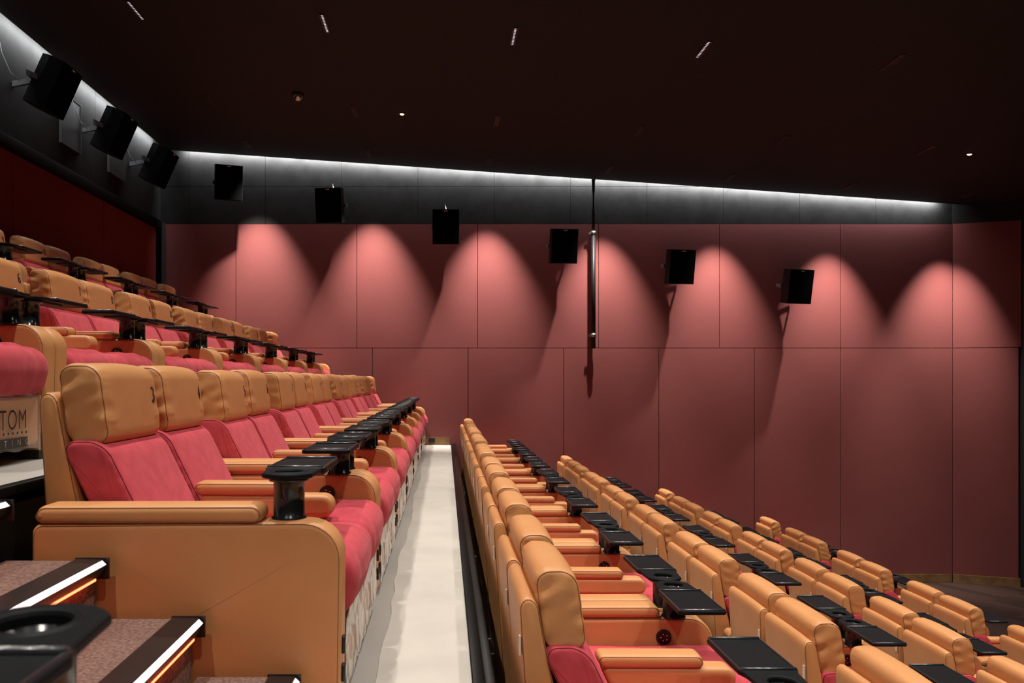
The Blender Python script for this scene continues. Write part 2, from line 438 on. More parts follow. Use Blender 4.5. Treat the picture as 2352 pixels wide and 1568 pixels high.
# baseboards along the far wall at every level
n_ = 8
for i, k in enumerate(names):
    x0 = REAR_X if k == 'Y' else edges[k]; x1 = edges[names[i + 1]] if k != 'E' else X_BEND - .02
    mb = MB().box(x0 + .01, x1 - .09 if k != 'E' else x1, WALL_Y - .045, WALL_Y - .03, FL[k] + .002, FL[k] + .14)
    bb = struct('baseboard_%s' % ['top', 'upper', 'aisle', 'second', 'third', 'fourth', 'front'][i], mb, M['wood'])
d_ = slanted(FL['E'], FL['E'] + .14, .01, .985, .045, .015)
struct('baseboard_angled', MB().hexa(d_), M['wood'])
struct('trim_20', MB().box(REAR_X, REAR_X + .09, 13.46, 13.67, 1.47, 3.70), M['gap'])

# paper runner on the aisle
mb = MB(); N = 60; vs = []
for i in range(N + 1):
    y = 1.6 + (SY - .02 - 1.6) * i / N
    xl = -.25 - .05 * (y / 13) + .012 * math.sin(y * 2.3) + .008 * math.sin(y * 7.1) + (.02 if i % 13 == 0 else 0)
    for j in range(5):
        x = xl + (.105 - xl) * j / 4; z = .0025 + .0015 * (1 + math.sin(y * 5 + j * 1.7)) * (j < 4)
        vs.append((x, y, z))
mb.add(vs, [(i * 5 + j, i * 5 + j + 1, (i + 1) * 5 + j + 1, (i + 1) * 5 + j) for i in range(N) for j in range(4)])
obj('paper_runner', mb, M['paper'], label='long cream protective paper sheet laid on the aisle floor between the seat rows', cat='floor covering')

# ------------------------------------------------------------------ steps
ST0, ST1 = 1.13, 2.525
noseX = [-.448, -.744, -1.041, -1.337]; noseZ = [.18, .36, .54, .72]
ord_w = ['lowest', 'second lowest', 'third', 'topmost']
for k in range(4):
    xf = noseX[k]; z = noseZ[k]; xb = noseX[k + 1] if k < 3 else -2.3
    mb = MB().box(xb - .02 if k < 3 else xb, xf - .095, ST0, ST1, max(0, z - .2) + .001, z - .004).box(xf - .095, xf - .040, ST0, ST1, max(0, z - .19) + .001, z - .045)
    s_ = obj('carpeted_step', mb, M['carpet'], label='%s carpeted step with a lit black nosing beside the near recliner' % ord_w[k], cat='step', group='lit steps between seat blocks')
    pr = rprofile([(xf - .095, z - .045, 0), (xf - .012, z - .045, .004), (xf, z - .012, .004), (xf - .014, z + .002, .003), (xf - .095, z + .004, .002)], 2)
    nb = obj('nosing', MB().prism(pr, ST0, ST1 - .004, .003, 1), M['nosing'], s_)
    obj('light_strip', MB().hexa([(xf - .013, ST0, z - .002), (xf - .001, ST0, z - .0135), (xf - .001, ST1 - .02, z - .0135), (xf - .013, ST1 - .02, z - .002),
        (xf - .0105, ST0, z + .0015), (xf + .0025, ST0, z - .0110), (xf + .0025, ST1 - .02, z - .0110), (xf - .0105, ST1 - .02, z + .0015)]), M['ledwhite'], nb, label='glowing white strip light')
    obj('under_light', MB().box(xf - .022, xf - .012, ST0, ST1 - .06, z - .052, z - .0455), M['ledred'], nb, label='glowing orange red light strip')
    obj('end_cap', MB().box(xf - .10, xf + .003, ST1 - .004, ST1 + .004, z - .06, z + .005), M['nosing'], nb)

# ================================================================== SEATS
AW = .1275; SW = .60
HPROF = rrect(-.072, 1.010, .073, .136, .056, .050, .0085)
def wrinkle(seed, amt):
    rnd = random.Random(seed)
    W = [(rnd.uniform(60, 120), rnd.uniform(-60, 60), rnd.uniform(0, 6), rnd.uniform(.5, 1)) for _ in range(4)]
    side = rnd.uniform(.4, 1.2), rnd.uniform(.4, 1.2); ph = rnd.uniform(0, 6)
    def f(v):
        x, y, z = v; s_ = side[0] if y < 0 else side[1]; ay = abs(y)
        fold = sum(a_ * math.sin(z * f_ + x * g_ + y * 14 + p_) for f_, g_, p_, a_ in W)
        cap = max(0, min(1, (ay - .236) / .018))                    # end gusset
        near = math.exp(-((ay - .218) / .03) ** 2) * (1 - cap)
        puck = math.sin(z * 300 + ph + 1.5 * math.sin(z * 37))
        out = near * (.0010 * puck + .0010 * fold) * s_ * amt + .007 * (1 - min(1, ay / .254) ** 2)
        n = Vector((x + .072, 0, (z - 1.01) * .75)); n = n.normalized() if n.length > 1e-6 else Vector((1, 0, 0))
        rad = min(1, math.hypot((x + .072) / .073, (z - 1.01) / .136))
        y += (1 if y > 0 else -1) * cap * (.0022 * fold * amt * s_ * min(1, rad * 1.6) + .007 * (1 - rad * rad))
        x += n.x * out; z += n.z * out - .002 * (ay / .254) ** 2
        return Vector((x + .004 - .14 * (z - 1.01), y, z))
    return f
HEAD = []
for sd in range(5):
    wp = wrinkle(sd + 3, .8 + .5 * (sd % 3))
    HEAD.append((bolster(MB(), HPROF, (-.072, 1.010), .254, .018, 22, 7, wp).mesh('headrest', M['leather']), bol_seam(HPROF, .254, .018, wp, M['seam'])))

SPROF = rrect(-.19, .585, .045, .467, .044, .02, .022)
def shell_warp(v):
    px, y, pz = v
    t = (pz - .12) / .94; u = (px + .19) / .045                  # -1 back .. 1 front
    back = -.160 - .052 * min(1, max(0, t)); front = -.150 + .212 * max(0, 1 - t) ** 1.15
    return Vector((back + (front - back) * (u + 1) / 2, y, pz + .005 * (1 - (y / .29) ** 2) * (pz > .9)))
SHELL_ME = bolster(MB(), SPROF, (-.19, .585), .270, .018, 8, 3, shell_warp).mesh('backrest_shell', M['leather'])
SHELLSEAM_ME = bol_seam(SPROF, .270, .018, shell_warp, M['seam'])
TAG_ME = MB().box(-.210, -.204, -.264, -.244, .86, .925).mesh('tag', M['tag'])

BPROF = rrect(0, .655, .078, .238, .06, .05, .012)
def back_warp(v):
    px, y, pz = v; ay = abs(y); sg = 1 if y > 0 else -1
    cap = max(0, min(1, (ay - .260) / .018)); b = .012 * (1 - min(1, ay / .29) ** 2) * (1 if px > 0 else 0)
    wr = .0012 * math.sin(pz * 300 + 2 * math.sin(pz * 30)) * math.exp(-((ay - .238) / .03) ** 2) * (1 - cap) * (px > 0)
    y += sg * cap * (.0012 * (math.sin(pz * 90 + px * 60) + math.sin(pz * 170 - px * 90)) - .001)
    return Vector((px - .055 + (.873 - pz) * .49 + wr + b, y, pz))
BACK_ME = bolster(MB(), BPROF, (0, .655), .278, .018, 22, 5, back_warp).mesh('back_cushion', M['fabric'])
BACKSEAM_ME = bol_seam(BPROF, .278, .018, back_warp, M['redseam'])
CPROF = rrect(.475, .415, .380, .110, .088, .06, .02)
def seat_warp(v):
    x, y, z = v; ay = abs(y); up = max(0, (z - .43) / .09); fr = max(0, (x - .62) / .22); cr = 1 - min(1, ay / .295) ** 2
    g = .007 * math.exp(-((ay - .17) / .02) ** 2)
    return Vector((x + .014 * cr * min(1, fr) - g * min(1, fr) - .03 * max(0, (.42 - z) / .12), y, z + .022 * cr * up * min(1, x / .2) - g * up + .0025 * math.sin(x * 40 + y * 30) * up * cr - .018 * max(0, 1 - abs(x - .42) / .22) * up * cr))
CUSH_ME = bolster(MB(), CPROF, (.475, .415), .296, .040, 18, 3, seat_warp).mesh('seat_cushion', M['fabric'])
FOOT_ME = MB().rbox((.785, 0, .19), (.05, .565, .225), .02, (1, 6, 4), 3, None, (.004, 0, 0)).mesh('footrest_panel', M['leather'])
BASE_ME = MB().box(-.12, .74, -.28, .28, .07, .30).mesh('base', M['foot'])
def film_mesh(seed, clear=False):
    rnd = random.Random(seed); ny, nz = 26, 14; mb = MB(); vs = []
    ph = [rnd.uniform(0, 6) for _ in range(6)]
    for i in range(ny + 1):
        for j in range(nz + 1):
            y = -.29 + .58 * i / ny; z = .062 + .25 * j / nz + .006 * math.sin(y * 31 + ph[0])
            wv = math.sin(y * 40 + z * 25 + ph[1]) + math.sin(y * 17 - z * 60 + ph[2]) + math.sin(y * 75 + z * 90 + ph[3])
            vs.append((.8185 + (.0015 if clear else .0022) * (1 + wv / 3), y, z))
    mb.add(vs, [(i * (nz + 1) + j, (i + 1) * (nz + 1) + j, (i + 1) * (nz + 1) + j + 1, i * (nz + 1) + j + 1) for i in range(ny) for j in range(nz)])
    return mb.mesh('plastic_film', M['clearfilm'] if clear else M['film'])
FILM = [film_mesh(s) for s in range(3)]; FILM_CLEAR = film_mesh(9, True)

ARM_PR = rprofile([(-.155, .045, .02), (.815, .045, .03), (.825, .648, .115), (-.155, .640, .03)], 7)
def arm_mesh():
    mb = MB().prism(ARM_PR, -AW / 2 + .002, AW / 2 - .002, .018, 3); return mb.mesh('armrest', M['leather'])
ARM_ME = arm_mesh()
def arm_seam():
    out = []; c = Vector((.33, .34))
    for s_ in (-1, 1):
        mb = MB(); pts = []
        for p in ARM_PR:
            d = Vector((p.x, p.y)); n = (c - d).normalized()
            pts.append((d.x + n.x * .010, s_ * (AW / 2 - .0045), d.y + n.y * .010))
        out.append(mb.tube(pts, .0013, 5, True).mesh('seam', M['seam']))
    return out
ARMSEAM_ME = arm_seam()
PAD_PR = rprofile([(-.150, .640, .024), (.575, .640, .026), (.565, .700, .032), (-.140, .698, .034)], 5)
PAD_ME = MB().prism(PAD_PR, -AW / 2 + .001, AW / 2 - .001, .022, 3).mesh('arm_pad', M['leather'])
MID_PR = rprofile([(.205, .545, .022), (.705, .545, .042), (.698, .636, .042), (.16, .640, .022)], 6)
MID_ME = MB().prism(MID_PR, -.052, .052, .018, 3).mesh('middle_armrest', M['leather'])
MPAD_PR = rprofile([(.165, .632, .022), (.575, .632, .024), (.565, .686, .026), (.140, .688, .022)], 5)
MPAD_ME = MB().prism(MPAD_PR, -.055, .055, .020, 3).mesh('arm_pad', M['leather'])
PX_ = .640
POST_ME = MB().lathe(PX_, 0, [(.0, .642), (.057, .642), (.057, .652), (.050, .656), (.050, .765), (.064, .768), (.066, .780), (.0445, .7805), (.0425, .700), (.0, .699)]).mesh('cup_post', M['black'])
def tray_meshes(sgn):
    hw = .103; Lp = .455
    outl = []
    for i in range(-8, 9):                                        # rounded cup end
        t = -PI / 2 + (PI / 2) * i / 8 * .72; outl.append((.090 * math.cos(t), .090 * math.sin(t)))
    outl += [(hw - .012, .085), (hw, .12), (hw, Lp - .012), (hw - .012, Lp), (-hw + .012, Lp), (-hw, Lp - .012), (-hw, .12), (-hw + .012, .085)]
    def ray(t):
        d = Vector((math.cos(t), math.sin(t))); best = 9
        for i in range(len(outl)):
            p = Vector(outl[i]); q = Vector(outl[(i + 1) % len(outl)]); e = q - p
            den = d.x * e.y - d.y * e.x
            if abs(den) < 1e-9: continue
            s_ = (p.x * e.y - p.y * e.x) / den; u = (p.x * d.y - p.y * d.x) / den
            if s_ > 0 and -1e-6 <= u <= 1 + 1e-6: best = min(best, s_)
        return best
    angs = sorted(set([2 * PI * i / 40 for i in range(40)] + [math.atan2(y, x) % (2 * PI) for x, y in outl]))
    N = len(angs); vs = []; z0, z1 = .780, .797
    rings = [(lambda t, R: .0445, z0), (lambda t, R: .0445, z1 - .004), (lambda t, R: .047, z1 + .001), (lambda t, R: .056, z1 + .003), (lambda t, R: .062, z1), (lambda t, R: R - .006, z1), (lambda t, R: R - .0015, z1 - .002), (lambda t, R: R, z1 - .006), (lambda t, R: R, z0 + .004), (lambda t, R: R - .004, z0)]
    for fn, z in rings:
        for t in angs:
            R = ray(t); r = fn(t, R); vs.append((PX_ + r * math.cos(t), sgn * r * math.sin(t), z))
    fs = [(j * N + i, j * N + (i + 1) % N, ((j + 1) % len(rings)) * N + (i + 1) % N, ((j + 1) % len(rings)) * N + i) for j in range(len(rings)) for i in range(N)]
    mb = MB(); mb.add(vs, fs, False)
    me = mb.mesh('tray', M['tray'])
    rim = MB(); y0, y1 = .108, Lp - .003; h2 = hw - .004
    o_ = [(-h2, y0), (h2, y0), (h2, y1), (-h2, y1)]; q_ = [(-h2 + .006, y0 + .013), (h2 - .006, y0 + .013), (h2 - .006, y1 - .013), (-h2 + .006, y1 - .013)]
    vs = [(PX_ + x, sgn * y, .7965) for x, y in o_] + [(PX_ + x * .98, sgn * (y + (.002 if y < .2 else -.002)), .8005) for x, y in o_] + [(PX_ + x, sgn * y, .8000) for x, y in q_] + [(PX_ + x, sgn * y, .7965) for x, y in q_]
    rim.add(vs, [(l * 4 + i_, l * 4 + (i_ + 1) % 4, (l + 1) * 4 + (i_ + 1) % 4, (l + 1) * 4 + i_) for l in range(3) for i_ in range(4)], False)
    for yy in (y0 + .006, y1 - .006):
        rim.tube([(PX_ - h2 + .004, sgn * yy, .7995), (PX_, sgn * yy, .7995), (PX_ + h2 - .004, sgn * yy, .7995)], .0058, 10)
    hb = MB().box(PX_ - .05, PX_ + .05, min(sgn * .05, sgn * .25), max(sgn * .05, sgn * .25), .772, .7805)
    return me, rim.mesh('tray_rim', M['traylow']), hb.mesh('tray_hinge', M['foot'])
TR = {1: tray_meshes(1), -1: tray_meshes(-1)}
def btn_mesh(s_):
    y = s_ * AW / 2
    return MB().cyl((.585, y - s_ * .003, .555), (.585, y + s_ * .007, .555), .038, .035, 24).mesh('control_button', M['black'])
def btnled_mesh(s_):
    y = s_ * (AW / 2 + .0075); mb = MB()
    for i in range(5):
        t = 2 * PI * i / 5 + .6
        mb.box(.585 + .016 * math.cos(t) - .0022, .585 + .016 * math.cos(t) + .0022, min(y, y + s_ * .001), max(y, y + s_ * .001), .555 + .016 * math.sin(t) - .0014, .555 + .016 * math.sin(t) + .0014)
    return mb.mesh('button_light', M['redled'])
BTN = {s_: (btn_mesh(s_), btnled_mesh(s_)) for s_ in (1, -1)}
PORT_ME = [MB().rbox((.823, -.015, z_), (.012, .03, .055), .005, (1, 1, 1), 2).mesh('socket_plate', M['socket']) for z_ in (.25, .16)]
ARMFOOT_ME = [MB().box(x_, x_ + .09, -.045, .045, 0, .05).mesh('foot', M['foot']) for x_ in (.70, -.12)]

def pad_seam(pr, hw, c, dz):
    out = []
    for s_ in (-1, 1):
        mb = MB(); c_ = Vector(c); pts = []
        for p in pr:
            n = (c_ - p); n = Vector((n.x * .02, n.y)).normalized(); q = p + n * dz
            pts.append((q.x, s_ * (hw - .0045), q.y))
        out.append(mb.tube(pts, .0013, 5, True).mesh('seam', M['seam']))
    return out
PADSEAM_ME = pad_seam(PAD_PR, AW / 2 - .001, (.21, .67), .007); MPADSEAM_ME = pad_seam(MPAD_PR, .055, (.36, .66), .007)
def add(name, me, parent, y=0, label=None):
    if isinstance(me, list): return [link(name, q, parent, loc=(0, y, 0), label=label) for q in me]
    return link(name, me, parent, loc=(0, y, 0), label=label)
def wide_arm(root, y, inner, tray):
    """inner: +1 if the seat lies on the +y side of this arm"""
    a_ = add('armrest', ARM_ME, root, y)
    add('arm_pad', PAD_ME, a_); add('seam', ARMSEAM_ME, a_); add('seam', PADSEAM_ME, a_)
    add('control_button', BTN[inner][0], a_); add('button_light', BTN[inner][1], a_, label='small red button lights')
    add('socket_plate', PORT_ME, a_); add('foot', ARMFOOT_ME, a_)
    if tray:
        p = add('cup_post', POST_ME, root, y + inner * .030)
        t = add('tray', TR[inner][0], root, y + inner * .030, 'black rectangular tray with cup hole')
        add('tray_rim', TR[inner][1], t); add('tray_hinge', TR[inner][2], t)
def make_seat(kind):
    root = link('cinema_recliner', None); root.empty_display_size = .1
    add('base', BASE_ME, root)
    s_ = add('backrest', SHELL_ME, root); add('seam', SHELLSEAM_ME, s_); add('tag', TAG_ME, s_, label='small white tag')
    bc_ = add('back_cushion', BACK_ME, root, label='red fabric back cushion'); add('seam', BACKSEAM_ME, bc_); add('seat_cushion', CUSH_ME, root, label='red fabric seat cushion')
    f = add('footrest_panel', FOOT_ME, root); add('plastic_film', FILM[0], f, label='creased clear plastic wrap')
    h = add('headrest', HEAD[0][0], root); add('seam', HEAD[0][1], h)
    e = (SW + AW) / 2
    if kind in 'LS': wide_arm(root, -e, 1, True)
    if kind == 'R': wide_arm(root, e, -1, True)
    if kind == 'S': wide_arm(root, e, -1, False)
    if kind == 'R':
        m_ = add('middle_armrest', MID_ME, root, -SW / 2); add('arm_pad', MPAD_ME, m_); add('seam', MPADSEAM_ME, m_)
    return root
PROTO = {k: make_seat(k) for k in 'LRS'}
used = {k: False for k in 'LRS'}

# printed digits, thick down-strokes and thin cross-strokes
def arc(cx, cy, rx, ry, a0, a1, n=14): return [(cx + rx * math.cos(math.radians(a0 + (a1 - a0) * i / n)), cy + ry * math.sin(math.radians(a0 + (a1 - a0) * i / n))) for i in range(n + 1)]
DIG = {
 '0': [arc(.25, .5, .2, .48, 90, 450, 28)], '1': [[(.12, .86), (.25, .98), (.25, .02)], [(.1, .02), (.4, .02)]],
 '2': [arc(.25, .74, .19, .24, 170, -30) + [(.08, .04), (.44, .04), (.45, .16)]],
 '3': [arc(.24, .76, .17, .22, 160, -85) + arc(.24, .27, .2, .26, 85, -165)],
 '4': [[(.34, .02), (.34, .98), (.05, .3), (.47, .3)]], '5': [[(.42, .96), (.13, .96), (.11, .55)] + arc(.24, .3, .2, .28, 125, -165)],
 '6': [arc(.38, .6, .3, .38, 95, 180, 8) + arc(.26, .28, .18, .27, 170, 530, 24)],
 '7': [[(.06, .84), (.07, .96), (.45, .96), (.22, .02)]], '8': [arc(.25, .75, .16, .22, 270, 630, 22), arc(.25, .27, .2, .26, 90, 450, 24)],
 '9': [arc(.24, .7, .18, .27, 0, 360, 24) + arc(.12, .42, .3, .4, 20, -85, 8)]}
def number(text, head, me):
    bm = bmesh.new(); bm.from_mesh(me); bvh = BVHTree.FromBMesh(bm); bm.free()
    H = .062; mb = MB(); wid = len(text) * H * .52
    y0 = .212 - wid; z0 = 1.003
    def put(u, v):
        y = y0 + u * H; z = z0 + v * H
        hit = bvh.ray_cast(Vector((.5, y, z)), Vector((-1, 0, 0)))
        return ((hit[0].x if hit[0] else 0) + .0015, y, z)
    for ci, ch in enumerate(text):
        for st in DIG[ch]:
            pts = []
            for i in range(len(st) - 1):
                for j in range(3): pts.append(Vector(st[i]).lerp(Vector(st[i + 1]), j / 3))
            pts.append(Vector(st[-1])); L_, R_ = [], []
            for i, p in enumerate(pts):
                d = (pts[min(i + 1, len(pts) - 1)] - pts[max(i - 1, 0)]).normalized()
                nrm = Vector((-d.y, d.x)); wdt = .030 + .070 * abs(d.y) ** 1.5
                L_.append(p + nrm * wdt); R_.append(p - nrm * wdt)
            vs = [put(p.x + ci * .54, p.y) for p in L_] + [put(p.x + ci * .54, p.y) for p in R_]; n_ = len(pts)
            mb.add(vs, [(i, i + 1, n_ + i + 1, n_ + i) for i in range(n_ - 1)], False)
    link('seat_number', mb.mesh('seat_number', M['ink']), head, label='black printed number ' + text)

ROWTXT = {'Y': 'row along the dark rear wall', 'Z': 'second row from the dark rear wall', 'A': 'row left of the pale aisle',
          'B': 'row right of the pale aisle', 'C': 'second row below the aisle', 'D': 'third row below the aisle', 'E': 'lowest front row'}
GRP = {'Y': 'recliners in the topmost row', 'Z': 'recliners in the second row from the back', 'A': 'recliners left of the aisle', 'B': 'recliners right of the aisle',
       'C': 'recliners in the second row below the aisle', 'D': 'recliners in the third row below the aisle', 'E': 'recliners in the lowest front row'}
ORD = ['end one', 'second', 'third', 'fourth', 'fifth', 'sixth', 'seventh', 'eighth', 'ninth', 'tenth', 'eleventh', 'twelfth', 'thirteenth', 'fourteenth', 'fifteenth']
SPECIAL = {('A', 2): 'near recliner across the lit steps, its black cup tray in the corner foreground',
           ('A', 3): 'tan recliner numbered three, nearest the lit steps, row left of the pale aisle',
           ('Z', 4): 'recliner at the left edge whose footrest wrap is printed with black lettering', ('B', 3): 'nearest tan recliner right of the aisle, red cushion showing below its headrest'}
rr = random.Random(21)
def place(row, num, kind, yc, ordinal, numbered):
    if not used[kind]: r = PROTO[kind]; used[kind] = True; r.location = (X0[row], yc, FL[row])
    else: r = dup(PROTO[kind], (X0[row], yc, FL[row]))
    r['label'] = SPECIAL.get((row, num)) or 'tan recliner, %s from the far side wall, %s' % (ORD[ordinal], ROWTXT[row])
    if ordinal == 0: r['label'] = 'tan recliner at the far wall end, %s' % ROWTXT[row]
    r['category'] = 'cinema seat'; r['group'] = GRP[row]
    v = rr.randrange(5); film = rr.randrange(3)
    for c in r.children:
        if c.name.startswith('headrest'):
            c.data = HEAD[v][0]
            c.location.z = rr.uniform(-.004, .006); c.location.x = rr.uniform(-.004, .004)
            for g, q in zip(c.children, HEAD[v][1]): g.data = q
            hd = c
        if c.name.startswith('footrest_panel'):
            for g in c.children: g.data = FILM[film]
            fp = c
        if c.name.startswith('seat_cushion'): c.location.x = rr.uniform(-.006, .006)
    if numbered: PENDING.append((str(num), hd, HEAD[v][0]))
    return r, fp
PENDING = []
ROWS = {'A': (3, 17, 0), 'B': (3, 17, 0), 'C': (4, 17, 0), 'D': (6, 17, 0), 'Z': (4, 17, 0), 'Y': (8, 16, -1), 'E': (10, 17, 0)}
U0 = 2.565; UP = 2 * (AW + SW)
for row, (n0, n1, _) in ROWS.items():
    for num in range(n0, n1 + 1):
        o = n1 - num                                   # 0 = far end seat
        if row == 'E': u_last, pitch = 12.70, 1.63; ends = 12.555
        if o == 0: us = 12.75 if row != 'E' else 12.70; yc = us + AW + SW / 2; kind = 'S'
        else:
            p = (o - 1) // 2; right = (o - 1) % 2 == 0
            us = (U0 + UP * (6 - p)) if row != 'E' else (12.555 - UP - 1.63 * p)
            yc = us + AW + SW / 2 + (SW if right else 0); kind = 'R' if right else 'L'
        r, fp = place(row, num, kind, yc, o, row in 'AZY')
        if row == 'Z' and num == 4:
            LOGO = fp
            for g in fp.children: g.data = FILM_CLEAR
# near seat across the steps
r, fp = place('A', 2, 'R', 1.035 - (SW + AW) / 2, 3, True)
for t, h, me in PENDING: number(t, h, me)

# lettering on the wrapped footrest panel
def text_mesh(txt, size, m, sx=1.0, spacing=1.0):
    cu = bpy.data.curves.new('txt', 'FONT'); cu.body = txt; cu.size = size; cu.align_x = 'RIGHT'; cu.space_character = spacing; cu.offset = -.0008
    o = bpy.data.objects.new('txt', cu); COL.objects.link(o)
    bpy.context.view_layer.update(); dg = bpy.context.evaluated_depsgraph_get()
    me = bpy.data.meshes.new_from_object(o.evaluated_get(dg)); bpy.data.objects.remove(o)
    # text x -> +y (reads from the front of the seat), text y -> z
    for v in me.vertices: v.co = Vector((0, v.co.x * sx, v.co.y))
    me.materials.clear(); me.materials.append(m); return me
t = text_mesh('CUSTOM', .128, M['ink'], .78, 1.12); link('print', t, LOGO, loc=(.8275, .135, .160), label='black capital letters')
mb = MB()
for i in range(11): mb.cyl((.827, .128 - .038 * i, .143), (.828, .128 - .038 * i, .143), .0062, n=12)
obj('print_dots', mb, M['ink'], LOGO, label='row of black dots')
obj('print_band', MB().box(.8268, .8275, -.255, .142, .078, .122), M['bandm'], LOGO, label='charcoal band')
t = text_mesh('SEATING', .042, M['inkgrey'], 1.0, 2.75); link('print_small', t, LOGO, loc=(.8282, .150, .086), label='pale capital letters on the band')

# ================================================================== SPEAKERS
def speaker(name, loc, yaw, pitch, label, grp, wallpt, side):
    root = link(name, None, loc=loc, label=label, cat='speaker', group=grp)
    # local: front faces -Y, x width, z height
    R = Matrix.Rotation(yaw, 3, 'Z') @ Matrix.Rotation(pitch, 3, 'X')
    def tr(p): return R @ Vector(p)
    w2, h2, d = .215, .275, .30
    mb = MB()
    out = [(-w2, -d / 2), (w2, -d / 2), (w2, .02), (w2 * .62, d / 2), (-w2 * .62, d / 2), (-w2, .02)]
    vs = [tr((x, y, -h2)) for x, y in out] + [tr((x, y, h2)) for x, y in out]; n_ = 6
    mb.add(vs, [tuple(range(n_))[::-1], tuple(range(n_, 2 * n_))] + [(i, (i + 1) % n_, n_ + (i + 1) % n_, n_ + i) for i in range(n_)], False)
    obj('cabinet', mb, M['spk'], root)
    e = .006; g = MB().hexa([tr(p) for p in [(-w2 + e, -d / 2 - .012, -h2 + e), (w2 - e, -d / 2 - .012, -h2 + e), (w2 - e, -d / 2, -h2 + e), (-w2 + e, -d / 2, -h2 + e), (-w2 + e, -d / 2 - .012, h2 - e), (w2 - e, -d / 2 - .012, h2 - e), (w2 - e, -d / 2, h2 - e), (-w2 + e, -d / 2, h2 - e)]])
    gr = obj('grille', g, M['spkgrille'], root)
    b = MB().hexa([tr(p) for p in [(-.03, -d / 2 - .014, h2 - .030), (.03, -d / 2 - .014, h2 - .030), (.03, -d / 2 - .012, h2 - .030), (-.03, -d / 2 - .012, h2 - .030), (-.03, -d / 2 - .014, h2 - .018), (.03, -d / 2 - .014, h2 - .018), (.03, -d / 2 - .012, h2 - .018), (-.03, -d / 2 - .012, h2 - .018)]])
    obj('badge', b, M['badge'], gr, label='small pale badge')
    # yoke bracket to the wall
    wp = Vector(wallpt) - Vector(loc); br = MB()
    ax = tr((0, 0, 0)); s0 = tr((-w2 - .012, .04, 0)); s1 = tr((w2 + .012, .04, 0)); back = tr((0, d / 2 + .02, 0))
    def bar(p, q, wz=.03, wt=.006):
        p, q = Vector(p), Vector(q); dd = (q - p).normalized(); u = Vector((0, 0, 1)); v = dd.cross(u).normalized()
        br.hexa([p - u * wz - v * wt, q - u * wz - v * wt, q - u * wz + v * wt, p - u * wz + v * wt, p + u * wz - v * wt, q + u * wz - v * wt, q + u * wz + v * wt, p + u * wz + v * wt])
    b0 = tr((-w2 - .012, d / 2 + .02, 0)); b1 = tr((w2 + .012, d / 2 + .02, 0))
    bar(s0, b0); bar(s1, b1); bar(b0, b1); bar(back, wp, .03, .02)
    obj('bracket', br, M['bracket'], root)
    return root
pts = [(524, 420, 20), (760, 472, -8), (1024, 521, 0), (1292, 565, 6), (1558, 612, 10), (1826, 657, 13)]
nm = ['leftmost', 'second from left', 'third from left', 'fourth from left', 'fifth from left', 'rightmost']
for i, (px, py, yw) in enumerate(pts):
    Y = 13.30; x = (px - 1022) * Y / F_PX; z = HC + (872 - py) * Y / F_PX
    speaker('wall_speaker', (x, Y, z), math.radians(-yw if False else yw), math.radians(10), 'black wall speaker, %s of six on the long red wall' % nm[i], 'speakers on the far side wall', (x, WALL_Y - .03, z), 0)
    if i in (1, 2):
        mb = MB().tube([(x + .0, WALL_Y - .02, z + .40), (x - .01, WALL_Y - .05, z + .44), (x - .01, WALL_Y - .09, z + .42), (x + .01, WALL_Y - .14, z + .32), (x + .01, WALL_Y - .2, z + .24)], .008, 6)
        obj('speaker_cable', mb, M['chrome'], label='short pale cable curling above the %s speaker on the side wall' % nm[i], cat='cable')
rn = ['nearest', 'middle', 'farthest']
for i, Y in enumerate((9.0, 10.68, 12.34)):
    x, z = -4.34, 4.33
    speaker('wall_speaker', (x, Y, z), math.radians(90), math.radians(24), 'black speaker on grey bracket, %s of three on the dark rear wall' % rn[i], 'speakers on the rear wall', (REAR_X, Y, z + .02), 1)
    mb = MB().tube([(REAR_X + .005, Y - .42, z + .56), (REAR_X + .03, Y - .36, z + .42), (REAR_X + .05, Y - .32, z + .24), (REAR_X + .10, Y - .24, z + .06), (REAR_X + .16, Y - .16, z + .0)], .006, 6)
    obj('speaker_cable', mb, M['cable'], label='thin cable hanging to the %s speaker on the rear wall' % rn[i], cat='cable')
for i, (y0, y1) in enumerate(((10.08, 10.62), (11.52, 12.08))):
    root = link('perforated_panel', None, loc=(REAR_X, (y0 + y1) / 2, 4.34), label='dark perforated metal panel on the rear wall, %s one' % ['left larger', 'right partly hidden'][i], cat='panel', group='perforated panels on rear wall')
    h = (y1 - y0) / 2
    mt = M.get('perf')
    if not mt:
        mt = mat('perforated_sheet', (.05, .05, .05), .5, .2); nt = mt.node_tree
        tc = nt.nodes.new('ShaderNodeTexCoord'); vo = nt.nodes.new('ShaderNodeTexVoronoi'); vo.inputs['Scale'].default_value = 70; vo.inputs['Randomness'].default_value = 0
        mr = nt.nodes.new('ShaderNodeMapRange'); mr.inputs['From Min'].default_value = .3; mr.inputs['From Max'].default_value = .4
        mx = nt.nodes.new('ShaderNodeMix'); mx.data_type = 'RGBA'; mx.inputs['A'].default_value = (.005, .005, .005, 1); mx.inputs['B'].default_value = (.05, .05, .05, 1)
        nt.links.new(tc.outputs['Object'], vo.inputs['Vector']); nt.links.new(vo.outputs['Distance'], mr.inputs['Value']); nt.links.new(mr.outputs['Result'], mx.inputs['Factor'])
        nt.links.new(mx.outputs['Result'], nt.nodes['Principled BSDF'].inputs['Base Color']); M['perf'] = mt
    obj('sheet', MB().box(.022, .026, -h, h, -.31, .31), mt, root)
    f = MB().box(.0, .030, -h - .006, -h, -.316, .316).box(.0, .030, h, h + .006, -.316, .316).box(.0, .030, -h, h, .31, .316).box(.0, .030, -h, h, -.316, -.31)
    obj('frame', f, M['pframe'], root)

